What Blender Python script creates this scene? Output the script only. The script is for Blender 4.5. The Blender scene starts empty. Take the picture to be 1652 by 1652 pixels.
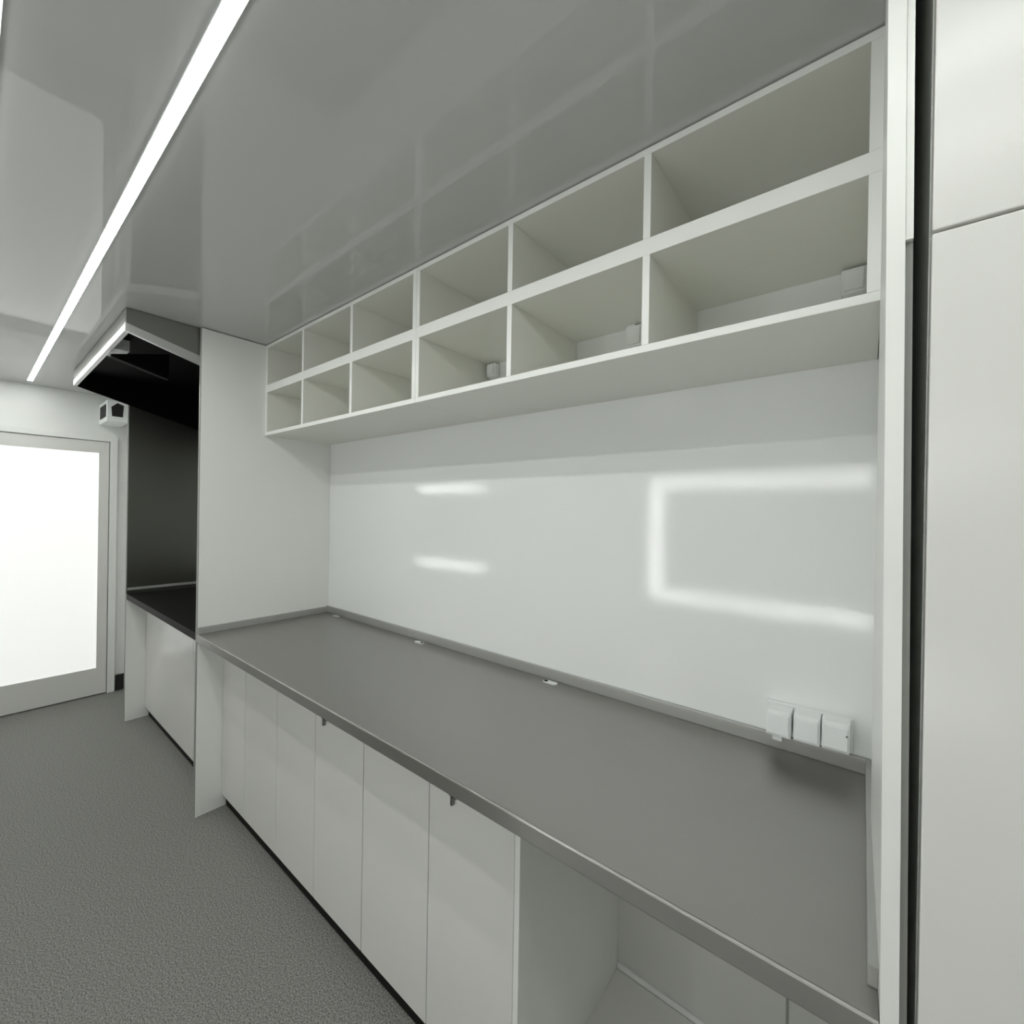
import bpy, bmesh, math
from mathutils import Vector, Matrix

sc = bpy.context.scene
COL = sc.collection

# ------------------------------------------------------------------ helpers
def mat(name, color, rough=.4, metal=0.0, spec=.5, bump=None, coat=0.0, coat_rough=.05,
        speckle=None, streak=None, aniso=0.0, emit=None):
    m = bpy.data.materials.new(name)
    m.use_nodes = True
    nt = m.node_tree
    b = nt.nodes['Principled BSDF']
    b.inputs['Base Color'].default_value = (*color, 1)
    b.inputs['Roughness'].default_value = rough
    b.inputs['Metallic'].default_value = metal
    b.inputs['Specular IOR Level'].default_value = spec
    b.inputs['Coat Weight'].default_value = coat
    b.inputs['Coat Roughness'].default_value = coat_rough
    if aniso:
        b.inputs['Anisotropic'].default_value = aniso
        b.inputs['Anisotropic Rotation'].default_value = .25
        tg = nt.nodes.new('ShaderNodeTangent'); tg.direction_type = 'RADIAL'; tg.axis = 'Z'
        nt.links.new(tg.outputs['Tangent'], b.inputs['Tangent'])
    if emit:
        b.inputs['Emission Color'].default_value = (*emit[0], 1)
        b.inputs['Emission Strength'].default_value = emit[1]
    tc = nt.nodes.new('ShaderNodeTexCoord')
    if bump:                       # (scale, strength, distance)
        n = nt.nodes.new('ShaderNodeTexNoise')
        n.inputs['Scale'].default_value = bump[0]
        n.inputs['Detail'].default_value = 2.0
        nt.links.new(tc.outputs['Object'], n.inputs['Vector'])
        bp = nt.nodes.new('ShaderNodeBump')
        bp.inputs['Strength'].default_value = bump[1]
        bp.inputs['Distance'].default_value = bump[2]
        nt.links.new(n.outputs['Fac'], bp.inputs['Height'])
        nt.links.new(bp.outputs['Normal'], b.inputs['Normal'])
        if coat:
            nt.links.new(bp.outputs['Normal'], b.inputs['Coat Normal'])
    if speckle:                    # (scale, dark colour, light colour)
        n = nt.nodes.new('ShaderNodeTexNoise')
        n.inputs['Scale'].default_value = speckle[0]
        n.inputs['Detail'].default_value = 3.0
        n.inputs['Roughness'].default_value = .7
        nt.links.new(tc.outputs['Object'], n.inputs['Vector'])
        r = nt.nodes.new('ShaderNodeValToRGB')
        r.color_ramp.elements[0].position = .36
        r.color_ramp.elements[0].color = (*speckle[1], 1)
        r.color_ramp.elements[1].position = .66
        r.color_ramp.elements[1].color = (*speckle[2], 1)
        nt.links.new(n.outputs['Fac'], r.inputs['Fac'])
        nt.links.new(r.outputs['Color'], b.inputs['Base Color'])
    if streak:                     # brushed metal: noise stretched along one axis -> roughness
        mp = nt.nodes.new('ShaderNodeMapping')
        mp.inputs['Scale'].default_value = streak
        nt.links.new(tc.outputs['Object'], mp.inputs['Vector'])
        n = nt.nodes.new('ShaderNodeTexNoise')
        n.inputs['Scale'].default_value = 1.0
        n.inputs['Detail'].default_value = 3.0
        nt.links.new(mp.outputs['Vector'], n.inputs['Vector'])
        mr = nt.nodes.new('ShaderNodeMapRange')
        mr.inputs['To Min'].default_value = rough - .05
        mr.inputs['To Max'].default_value = rough + .06
        nt.links.new(n.outputs['Fac'], mr.inputs['Value'])
        nt.links.new(mr.outputs['Result'], b.inputs['Roughness'])
    return m

WHITE = (.79, .80, .78)
M_lam = mat('white_laminate', (.82, .83, .80), .32, spec=.5)
M_shelf = mat('warm_white_shelf', (.785, .785, .735), .32, spec=.5)
M_door = mat('white_gloss_door', (.72, .715, .69), .24, spec=.5)
M_wall = mat('gloss_wall_panel', (.87, .885, .88), .06, spec=.6, bump=(320, .085, .001))
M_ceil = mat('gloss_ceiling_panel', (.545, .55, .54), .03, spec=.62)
M_wallw = mat('plain_white_wall', (.80, .81, .79), .4)
M_floor = mat('speckled_vinyl', (.2, .2, .19), .6, spec=.35, speckle=(210, (.075, .075, .069), (.375, .368, .345)))
M_base = mat('smooth_grey_board', (.80, .80, .77), .4)
M_bayshade = mat('bay_shade_grey', (.60, .60, .575), .45)  # shade under the worktop put into this darker grey
M_steel = mat('satin_steel_top', (.355, .345, .33), .33, metal=.9, streak=(3, 160, 160))
M_edge = mat('bright_steel_edge', (.36, .355, .335), .34, metal=1.0, bump=(11, .10, .004), aniso=.9)
M_alu = mat('pale_aluminium', (.46, .46, .445), .42, metal=.55)
M_trimgrey = mat('grey_edge_trim', (.27, .27, .255), .4)
M_splash = mat('brushed_steel_splash', (.15, .15, .133), .3, metal=1.0, bump=(7, .05, .01))
M_hoodsteel = mat('hood_steel', (.30, .30, .285), .3, metal=1.0, streak=(6, 6, 120))
M_rim = mat('hood_rim_steel', (.62, .62, .62), .35, metal=.85)
M_black = mat('unlit_hood_black', (.0015, .0015, .0015), .6, spec=.08)  # darkness of the unlit canopy inside put into the colour
M_blacktop = mat('black_worktop', (.007, .007, .006), .55, spec=.12)
M_dark = mat('dark_plinth', (.008, .008, .007), .6, spec=.2)
M_glass = mat('lit_frosted_glass', (.9, .9, .9), .25, emit=((1.0, 1.0, .98), .62))
M_rubber = mat('black_rubber', (.01, .01, .01), .7)
M_plastic = mat('white_plastic', (.87, .89, .895), .3)
M_edgewhite = mat('white_edge_band', (.89, .90, .875), .3)
M_greyplastic = mat('grey_plastic', (.5, .5, .48), .4)
M_chrome = mat('dark_chrome', (.25, .25, .24), .3, metal=1.0)
M_led = mat('led_diffuser', (.9, .9, .9), .5, emit=((.975, 1.0, .965), 34.0))
M_ledhatch = mat('hatch_led', (.9, .9, .9), .5, emit=((.985, 1.0, .98), 46.0))
M_shutter = mat('grey_hatch_shutter', (.45, .46, .45), .3)
M_frame = mat('hatch_frame', (.72, .73, .72), .3)

def add_box(bm, x0, x1, y0, y1, z0, z1):
    v = [bm.verts.new(p) for p in ((x0,y0,z0),(x1,y0,z0),(x1,y1,z0),(x0,y1,z0),
                                   (x0,y0,z1),(x1,y0,z1),(x1,y1,z1),(x0,y1,z1))]
    for f in ((0,3,2,1),(4,5,6,7),(0,1,5,4),(1,2,6,5),(2,3,7,6),(3,0,4,7)):
        bm.faces.new([v[i] for i in f])

def add_prism_x(bm, poly, x0, x1):        # polygon in (y,z) pushed along x
    a = [bm.verts.new((x0, y, z)) for y, z in poly]
    b = [bm.verts.new((x1, y, z)) for y, z in poly]
    n = len(poly)
    bm.faces.new(a); bm.faces.new(b[::-1])
    for i in range(n):
        bm.faces.new((a[i], b[i], b[(i+1) % n], a[(i+1) % n]))

def add_cyl(bm, c, r, h, axis='z', seg=24, r2=None):
    rot = {'z': Matrix(), 'y': Matrix.Rotation(math.pi/2, 4, 'X'), 'x': Matrix.Rotation(math.pi/2, 4, 'Y')}[axis]
    bmesh.ops.create_cone(bm, cap_ends=True, segments=seg, radius1=r, radius2=r if r2 is None else r2,
                          depth=h, matrix=Matrix.Translation(c) @ rot)

def obj(name, bm, m, parent=None, bevel=0.0, seg=2):
    if bevel:
        bmesh.ops.remove_doubles(bm, verts=bm.verts, dist=1e-6)
        bmesh.ops.bevel(bm, geom=[e for e in bm.edges if e.is_manifold and e.calc_face_angle(0) > .6],
                        offset=bevel, segments=seg, profile=.6, affect='EDGES', clamp_overlap=True)
    bmesh.ops.recalc_face_normals(bm, faces=bm.faces)
    me = bpy.data.meshes.new(name)
    bm.to_mesh(me); bm.free()
    me.materials.append(m)
    o = bpy.data.objects.new(name, me)
    COL.objects.link(o)
    if parent:
        o.parent = parent
        o.matrix_parent_inverse = Matrix.Translation(parent.location).inverted()
    return o

def box(name, m, x0, x1, y0, y1, z0, z1, parent=None, bevel=.0012):
    bm = bmesh.new(); add_box(bm, x0, x1, y0, y1, z0, z1)
    return obj(name, bm, m, parent, bevel)

def thing(name, loc, label, cat, group=None):
    o = bpy.data.objects.new(name, None)
    o.empty_display_size = .1
    o.location = loc
    COL.objects.link(o)
    o['label'] = label; o['category'] = cat
    if group: o['group'] = group
    return o

def tag(o, label, cat, group=None):
    o['label'] = label; o['category'] = cat
    if group: o['group'] = group
    return o

def struct(o):
    o['kind'] = 'structure'
    return o

def label(o, s):
    o['label'] = s
    return o

# ------------------------------------------------------------------ dimensions (metres)
H = 2.404                 # ceiling
XL, XR = -2.27, 3.60      # end walls
YF = -2.45                # opposite long wall (behind the camera)
W = 2.559                 # right tall panel
P = .675                  # depth of panels and worktop
D = .559                  # door faces
S = .378                  # shelf depth
SB = 1.9135               # shelf underside
LN = 1.511                # far end of the cooking niche
T = .018

# ------------------------------------------------------------------ room shell
struct(box('floor', M_floor, XL-.1, XR+.1, YF-.1, .1, -.08, 0, bevel=0))
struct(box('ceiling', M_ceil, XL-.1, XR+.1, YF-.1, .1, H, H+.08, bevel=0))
struct(box('wall_back', M_wall, XL-.1, XR+.1, 0, .1, 0, H, bevel=0))
struct(box('wall_right', M_wallw, XR, XR+.1, YF, 0, 0, H, bevel=0))
struct(box('wall_left', M_wallw, XL-.1, XL, YF, 0, 0, H, bevel=0))
struct(box('wall_front', M_wallw, XL-.1, XR+.1, YF-.1, YF, 0, H, bevel=0))

# serving hatches in the opposite wall (they show as reflections in the glossy wall)
def hatch(n, x0, x1, z0, z1, sides):
    root = struct(bpy.data.objects.new('window_%d' % n, None)); root.location = ((x0+x1)/2, YF, z0); COL.objects.link(root)
    bm = bmesh.new()
    w = .05
    add_box(bm, x0-w, x1+w, YF, YF+.012, z1, z1+w); add_box(bm, x0-w, x1+w, YF, YF+.012, z0-w, z0)
    add_box(bm, x0-w, x0, YF, YF+.012, z0, z1); add_box(bm, x1, x1+w, YF, YF+.012, z0, z1)
    obj('frame', bm, M_frame, root)
    box('shutter', M_shutter, x0, x1, YF, YF+.006, z0, z1, root, 0)
    lw = .013
    strips = [(x0, x1, z1-lw, z1), (x0, x1, z0, z0+lw)]
    if sides: strips.append((x0, x0+lw*1.4, z0+lw, z1-lw))
    for a, b, c, d in strips:
        box('light_strip', M_ledhatch, a, b, YF+.006, YF+.014, c, d, root, 0)
hatch(1, 1.09, 2.95, .815, 1.80, True)
hatch(2, -2.14, -.95, .84, 1.805, False)

# door in the far end wall
door = struct(bpy.data.objects.new('door_1', None)); door.location = (XL, -1.1, 0); COL.objects.link(door)
bm = bmesh.new()
add_box(bm, XL+.004, XL+.03, -1.52, -1.43, .008, 2.03); add_box(bm, XL+.004, XL+.03, -.72, -.66, .008, 2.03)
add_box(bm, XL+.004, XL+.03, -1.43, -.72, .008, .22); add_box(bm, XL+.004, XL+.03, -1.43, -.72, 1.94, 2.03)
obj('leaf', bm, M_door, door, .002)
box('glass_pane', M_glass, XL+.012, XL+.022, -1.43, -.72, .22, 1.94, door, 0)
bm = bmesh.new()
add_box(bm, XL, XL+.04, -1.57, -1.525, 0, 2.08); add_box(bm, XL, XL+.04, -.655, -.61, 0, 2.08)
add_box(bm, XL, XL+.04, -1.525, -.655, 2.035, 2.08)
obj('frame', bm, M_wallw, door, .002)
bm = bmesh.new()
add_cyl(bm, (XL+.045, -1.45, 1.02), .011, .04, 'x'); add_box(bm, XL+.056, XL+.07, -1.46, -1.33, 1.01, 1.03)
obj('handle', bm, M_chrome, door)

# ------------------------------------------------------------------ ceiling light strips
def led(y, x0, x1, lab):
    t = thing('ceiling_light_strip', ((x0+x1)/2, y, H), lab, 'light', 'linear ceiling lights')
    bm = bmesh.new()
    for s in (-1, 1):
        add_box(bm, x0, x1, *sorted((y+s*.0125, y+s*.0145)), H-.004, H)
    obj('housing', bm, M_plastic, t)
    label(box('diffuser', M_led, x0, x1, y-.0125, y+.0125, H-.005, H, t, 0), 'glowing white diffuser')
led(-1.107, -2.1, 3.45, 'long bright linear light in the ceiling running toward the cooker hood')
led(-1.372, -2.1, 3.45, 'second linear ceiling light farther from the open shelves, along the aisle')

# ------------------------------------------------------------------ tall panels
def panel(name, x0, x1, lean, zt, m_edge, lab):
    t = thing(name, ((x0+x1)/2, -P/2, 0), lab, 'panel')
    def slab(nm, m, y0, y1, bev, x0=x0, x1=x1, z0=0, zt=zt):
        bm = bmesh.new(); add_box(bm, x0, x1, y0, y1, z0, zt)
        for v in bm.verts:
            v.co.x += lean*(1.25-v.co.z)*(-v.co.y/P)
        return obj(nm, bm, m, t, bev)
    slab('board', M_lam, -P+.003, -.0005, .0005)
    label(slab('edge_band', m_edge, -P, -P+.003, .0006), 'front edge band')
    if name == 'side_panel':
        label(slab('gap_tone_strip', M_trimgrey, -P+.010, -P+.03, 0, x1+.0003, x1+.0075, 0, 1.868), 'dark grey strip for the shade in the gap')  # grey stands in for the shade of the gap beside the panel
        label(slab('gap_tone_strip', M_lam, -P+.003, -P+.03, 0, x1+.0003, x1+.0075, 1.869, zt), 'white strip above')
    return t
panel('partition_panel', -T, 0, .0, H-.004, M_trimgrey, 'tall white floor-to-ceiling panel between the black cooking niche and long worktop')
panel('end_panel', -LN-T, -LN, .0, H-.004, M_trimgrey, 'white end panel at far side of the black worktop, beside the end wall')
panel('side_panel', W, W+.018, .0075, H-.002, M_lam, 'tall white panel edge at the right, closest to the viewer, ending worktop and shelves')

# ------------------------------------------------------------------ open wall shelves
def shelf_unit(x0, x1, divs, right_post, lab, left_post=T):
    t = thing('open_wall_shelf', ((x0+x1)/2, 0, SB), lab, 'shelf', 'open white wall shelves')
    yb = -.001
    zb1, zm0, zm1, zt0, zt1 = SB+.018, 2.1445, 2.1845, 2.3845, 2.4005
    box('bottom_board', M_shelf, x0, x1, -S, yb, SB, zb1, t)
    box('middle_board', M_shelf, x0, x1, -S, yb, zm0, zm1, t)
    box('top_board', M_shelf, x0, x1, -S, yb, zt0, zt1, t)
    for za, zc in ((zb1, zm0), (zm1, zt0)):
        box('side_board', M_shelf, x0, x0+left_post, -S, yb, za, zc, t)
        box('side_board', M_shelf, x1-right_post, x1, -S, yb, za, zc, t)
        for d in divs:
            box('divider', M_shelf, d-T/2, d+T/2, -S, yb, za, zc, t)
    for o in t.children:
        o.data.materials.append(M_edgewhite)
        for p in o.data.polygons:
            if p.normal.y < -.9: p.material_index = 1
    return t
shelf_unit(.0008, 1.2665, (.4175, .8415), .020, 'left half of the open two-row white shelves, beside the tall partition panel', .024)
shelf_unit(1.2675, W-.0025, (1.702, 2.1225), .0215, 'right half of the open two-row white shelves, nearest the viewer')

# sockets standing at the back of the lower compartments
def bin_box(x0, x1, z0, z1, lab, rail=False):
    t = thing('junction_box', ((x0+x1)/2, 0, z0), lab, 'socket', 'small boxes inside the shelves')
    box('back_box', M_plastic, x0, x1, -.032, -.0005, z0, z1, t, .003)
    box('cover', M_plastic, x0+.006, x1-.006, -.040, -.032, z0+.006, z1-.006, t, .003)
    if rail:
        box('cable_entry', M_plastic, x0+.004, x0+.03, -.03, -.006, z1, z1+.006, t, .001)
bin_box(2.484, 2.5345, 2.078, 2.139, 'white junction box in the lower right shelf compartment, nearest the viewer')
bin_box(1.915, 1.972, 2.072, 2.140, 'white junction box in the lower shelf compartment between the other two', True)
bin_box(1.300, 1.345, 2.085, 2.138, 'white junction box in the lower shelf compartment farthest from the viewer')

# ------------------------------------------------------------------ main worktop
wt = thing('worktop', (1.28, -.34, .861), 'long grey steel worktop with a low upstand in front of the glossy white wall', 'worktop')
box('slab', M_steel, .0006, W-.0006, -P+.004, -.0006, .861, .9, wt, .0008)
bm = bmesh.new()
add_prism_x(bm, [(-P+.004, .861), (-P+.004, .9), (-P+.0025, .8998), (-P+.001, .8985), (-P, .896), (-P, .8635), (-P+.0015, .861)], .0006, W-.0006)
label(obj('front_edge', bm, M_edge, wt), 'polished steel front edge')
box('upstand', M_alu, .0006, W-.0006, -.012, -.0006, .9, .938, wt, .002)
label(box('upstand', M_alu, .0006, .0105, -P+.004, -.012, .9, .934, wt, .0015), 'short upstand along the tall partition panel')
bm = bmesh.new()
add_prism_x(bm, [(-.626, .9), (-.012, .9), (-.012, .936), (-.636, .936)], W-.0115, W-.0006)
label(obj('upstand', bm, M_alu, wt, .001), 'short upstand along the right side panel')

for o in wt.children:
    for v in o.data.vertices:
        if v.co.x > W-.02: v.co.x += .0024*(-v.co.y/P)

# ------------------------------------------------------------------ base cabinets
def latch(parent, x, z, y=-D):
    bm = bmesh.new()
    add_box(bm, x-.013, x+.013, y-.006, y, z, z+.03)
    add_box(bm, x-.0035, x+.0035, y-.012, y-.003, z-.018, z+.004)
    add_cyl(bm, (x, y-.009, z+.016), .008, .012, 'y', 16)
    return label(obj('latch', bm, M_chrome, parent, .0008), 'small dark turn latch')

def cabinet(x0, x1, split, lab, lx, lz=.757, end_right=False, one=False, group='white base cabinets under the worktop'):
    t = thing('base_cabinet', ((x0+x1)/2, -D/2, 0), lab, 'cabinet', group)
    zk, zt = .067, .861
    yf = -D+T+.001
    bm = bmesh.new()
    add_box(bm, x0, x0+T, yf, -.0005, 0 if False else zk, zt)
    add_box(bm, x0+T, x1-T, yf, -.0005, zk, zk+T)
    add_box(bm, x0+T, x1-T, yf, -.0005, zt-T, zt)
    add_box(bm, x0+T, x1-T, -.008, -.0005, zk+T, zt-T)
    add_box(bm, x1-T, x1, yf, -.0005, zk, zt)
    obj('carcass', bm, M_lam, t)
    label(box('plinth', M_dark, x0+.001, x1-(.001), -D+.021, -D+.026, 0, zk-.0005, t, 0), 'dark recessed plinth')
    if end_right:
        box('end_cheek', M_lam, x1+.0003, x1+.016, -D, -.0005, 0, zt, t, .001)
    g = .0015
    xs = [(x0, x1)] if one else [(x0, split), (split, x1)]
    for i, (a, b) in enumerate(xs):
        if end_right and b == x1: b = x1+.016+g
        dd = box('door', M_door, a+g, b-g, -D-.0005, -D+T-.001, zk, zt-.006, t, .0015) if not (end_right and i == len(xs)-1) else \
             box('door', M_door, a+g, x1-.0008, -D-.0005, -D+T-.001, zk, zt-.006, t, .0015)
        if lx and i == len(xs)-1:
            latch(dd, lx, lz, -D-.0005)
    return t
cabinet(.001, .6195, .288, 'white double-door base cabinet under the worktop, beside the tall partition panel', None)
cabinet(.6205, 1.259, .9415, 'middle white double-door base cabinet under the worktop', 1.015)
cabinet(1.260, 1.8955, 1.5865, 'white double-door base cabinet beside the open bay, nearest the viewer', 1.687, end_right=True)

# open bay at the right; grey sheet added to darken its shaded back
struct(box('baseboard_back', M_wallw, 1.912, W-.001, -.010, -.0005, .004, .024, None, .002))
tag(box('bay_base_board', M_base, 1.912, W-.0008, -D, -.0106, 0, .004, None, 0), 'smooth grey board covering the floor inside the open bay under the worktop', 'board')
struct(box('bay_shade_sheet', M_bayshade, 1.912, W-.001, -.0035, -.0005, .0245, .8605, None, 0))
struct(box('trim_1', M_trimgrey, 2.392, 2.398, -.006, -.0036, .0245, .8605, None, .001))

# cable grommets in the worktop
def grommet(x, y, flip, lab):
    t = thing('cable_grommet', (x, y, .9), lab, 'grommet', 'cable grommets at the rear of the worktop')
    bm = bmesh.new()
    n = 24; top = []; bot = []
    for k in range(n):
        a = 2*math.pi*k/n
        ex = .017 if math.cos(a) > 0 else -.017
        px, py = x+ex+.012*math.cos(a), y+.012*math.sin(a)
        top.append(bm.verts.new((px, py, .9035))); bot.append(bm.verts.new((px, py, .9)))
    bm.faces.new(top); bm.faces.new(bot[::-1])
    for k in range(n):
        bm.faces.new((bot[k], bot[(k+1) % n], top[(k+1) % n], top[k]))
    obj('collar', bm, M_greyplastic if flip is None else M_plastic, t, .001)
    if flip is not None:
        bm = bmesh.new(); add_cyl(bm, (x+.018*flip, y-.001, .904), .0075, .0012, 'z', 20)
        label(obj('cable_hole', bm, M_rubber, t), 'dark cable hole')
grommet(.150, -.032, None, 'faint grommet in the worktop corner by the tall partition panel')
grommet(.905, -.040, 1, 'white cable grommet at the rear of the worktop, middle one of three')
grommet(1.645, -.038, -1, 'white cable grommet with dark hole, rear of worktop, closest to the triple socket')

# triple socket box
so = thing('triple_socket', (2.43, 0, .94), 'white triple socket box mounted low on the glossy wall above the worktop', 'socket')
box('back_plate', M_plastic, 2.334, 2.524, -.014, -.0006, .942, 1.026, so, .003)
for i, x in enumerate((2.342, 2.403, 2.462)):
    m = box('socket_module', M_plastic, x, x+.0565, -.066, -.014, .955+.002*i, 1.022+.004*i, so, .005)
    box('cover_flap', M_plastic, x+.004, x+.0525, -.072, -.066, .962+.002*i, 1.014+.004*i, m, .004)
bm = bmesh.new(); add_cyl(bm, (2.512, -.0725, 1.004), .0022, .002, 'y', 12)
label(obj('screw', bm, M_chrome, so), 'tiny dark screw')
box('cable_entry', M_plastic, 2.356, 2.378, -.056, -.016, .940, .955, so, .002)

# ------------------------------------------------------------------ cooking niche
nw = thing('cooker_worktop', (-.76, -.34, .861), 'black worktop in the narrow cooking niche below the dark hood', 'worktop')
box('slab', M_blacktop, -LN+.0006, -T-.0006, -P+.006, -.0006, .861, .9, nw, .002)
label(box('upstand', M_alu, -LN+.003, -LN+.010, -P+.008, -.006, .926, .944, nw, .001), 'light metal upstand strip')
tag(box('splashback', M_splash, -LN+.0004, -LN+.003, -P+.004, -.001, .9005, H-.005, None, 0),
    'dark brushed steel splashback on the end of the cooking niche', 'splashback')
t = cabinet(-LN+.001, -T-.001, -.47, 'white base cabinet below the black worktop in the cooking niche', None, group=None)
latch([c for c in t.children if c.name.startswith('door')][0], -1.13, .79, -D-.0005)

# canopy: dark steel hood with a bright sloping rim (front higher than back), reaching out past the panels; unlit inside painted black
hood = thing('extractor_canopy', (-.7, -.6, 2.2), 'steel extractor canopy with a bright rim and black inside, above the cooking niche', 'hood')
xn, xf = -T-.006, -LN+.008
yf_, zf = -.950, 2.300
zb = lambda y: zf-.275*(y-yf_)         # lower rim line
yb, th = -.03, .012
def side_poly(lo, hi): return [(yf_, zb(yf_)+lo), (yb, zb(yb)+lo), (yb, hi), (yf_, hi)]
bm = bmesh.new()
add_prism_x(bm, side_poly(.034, H-.003), xn-th, xn)
add_prism_x(bm, side_poly(.012, H-.003), xf, xf+th)
add_box(bm, xf+th, xn-th, yf_, yf_+th, zf+.034, H-.003)
add_box(bm, xf+th, xn-th, yf_+th, yb, H-.012, H-.003)
label(obj('shell', bm, M_hoodsteel, hood), 'dark brushed steel shell')
bm = bmesh.new()
add_prism_x(bm, [(yf_-.004, zf), (yb, zb(yb)), (yb, zb(yb)+.06), (yf_-.004, zf+.036)], xn-.014, xn+.004)
add_box(bm, xf+.014, xn-.014, yf_-.004, yf_+.014, zf, zf+.034)
label(obj('rim', bm, M_rim, hood, .001), 'bright rim along the lower edge')
bm = bmesh.new()
add_prism_x(bm, side_poly(.002, H-.013), xf+th, xf+th+.004)
add_prism_x(bm, side_poly(.036, H-.013), xn-th-.006, xn-th)
add_box(bm, xf+th+.004, xn-th-.004, yf_+th+.003, yf_+th+.006, zf+.036, H-.013)
add_box(bm, xf+th+.004, xn-th-.004, yb-.004, yb, zb(yb), H-.013)
add_box(bm, xf+th+.004, xn-th-.004, yf_+th, yb, H-.016, H-.0125)
label(obj('liner', bm, M_black, hood), 'black lining for the unlit inside')
bm = bmesh.new()
add_prism_x(bm, [(-.936, 2.276), (-.70, 2.215), (-.70, 2.352), (-.936, 2.287)], -.47, -.43)
label(obj('baffle', bm, M_black, hood), 'black baffle inside')
label(box('duct', M_plastic, -.66, -.475, -.936, -.856, 2.33, H-.017, hood, .003), 'pale grey duct inside the canopy')

# ------------------------------------------------------------------ far end: wall box and floor block
wb = thing('wall_box', (-2.1, -.63, 2.13), 'white box with a dark opening high on the far end wall, left of splashback', 'box')
bm = bmesh.new()
x0, x1, y0, y1, z0, z1 = XL+.001, -1.96, -.72, -.592, 2.165, 2.325
add_box(bm, x0, x1, y0, y1, z0, z1)
obj('casing', bm, M_plastic, wb, .004)
bm = bmesh.new()
add_box(bm, x0+.06, x1-.03, y0-.003, y0, z0+.035, z1-.03)
label(obj('vent_opening', bm, M_rubber, wb), 'dark opening')
bm = bmesh.new()
add_prism_x(bm, [(-.690, z0+.04), (-.628, z0+.04), (-.622, z0+.13), (-.660, z0+.145), (-.695, z0+.11)], x1, x1+.003)
label(obj('vent_opening', bm, M_rubber, wb), 'dark opening')
ds = tag(box('door_stop', M_rubber, XL+.001, XL+.03, -.60, -.545, .0, .125, None, .004),
         'small black block on the floor against the far end wall', 'doorstop')

# ------------------------------------------------------------------ tall cabinet right of the panel
tc = thing('tall_cabinet', (2.9, -.33, 0), 'tall white cabinet at the right edge beyond the narrow shadow gap', 'cabinet')
xa, xb = 2.5955, 3.18
bm = bmesh.new()
add_box(bm, xa, xa+T, -P+.03, -.001, .0, H-.004); add_box(bm, xb-T, xb, -P+.03, -.001, 0, H-.004)
add_box(bm, xa+T, xb-T, -.012, -.001, 0, H-.004); add_box(bm, xa+T, xb-T, -P+.03, -.012, H-.022, H-.004)
obj('carcass', bm, M_lam, tc)
d1 = box('door', M_door, xa+.0005, xb-.002, -P, -P+.02, .08, 1.866, tc, .002)
box('door', M_door, xa+.0005, xb-.002, -P, -P+.02, 1.870, H-.006, tc, .002)
box('plinth', M_dark, xa+.0005, xb-.001, -P+.05, -P+.065, 0, .08, tc, 0)
bm = bmesh.new(); add_box(bm, xb-.06, xb-.045, -P-.03, -P-.018, 1.0, 1.3)
for z in (1.02, 1.28): add_cyl(bm, (xb-.0525, -P-.009, z), .005, .02, 'y', 12)
obj('handle', bm, M_chrome, d1)

# ------------------------------------------------------------------ camera
yaw, pitch, roll, f = .6765316633795156, -.0020232688576405458, .016358513003511, 709.716653202411
fw = Vector((-math.sin(yaw), math.cos(yaw), 0)); rt = Vector((math.cos(yaw), math.sin(yaw), 0)); up = Vector((0, 0, 1))
fw2 = fw*math.cos(pitch)+up*math.sin(pitch); up2 = up*math.cos(pitch)-fw*math.sin(pitch)
r = rt*math.cos(roll)+up2*math.sin(roll); u = up2*math.cos(roll)-rt*math.sin(roll)
cd = bpy.data.cameras.new('camera'); cam = bpy.data.objects.new('camera', cd); COL.objects.link(cam)
m = Matrix((r, u, -fw2)).transposed().to_4x4()
m.translation = Vector((2.53870094, -1.391976, 1.52870287))
cam.matrix_world = m
cd.sensor_fit = 'HORIZONTAL'; cd.sensor_width = 36.0; cd.lens = 36.0*f/1652.0
cd.clip_start = .02; cd.clip_end = 50
sc.camera = cam

# ------------------------------------------------------------------ world and view
w = bpy.data.worlds.new('world'); sc.world = w; w.use_nodes = True
w.node_tree.nodes['Background'].inputs['Color'].default_value = (.02, .02, .02, 1)
sc.cycles.max_bounces = 12; sc.cycles.diffuse_bounces = 8; sc.cycles.glossy_bounces = 6
vs = sc.view_settings
sc.display_settings.display_device = 'sRGB'
vs.view_transform = 'Standard'; vs.look = 'None'; vs.gamma = 1.0; vs.use_curve_mapping = False
vs.exposure = -0.18
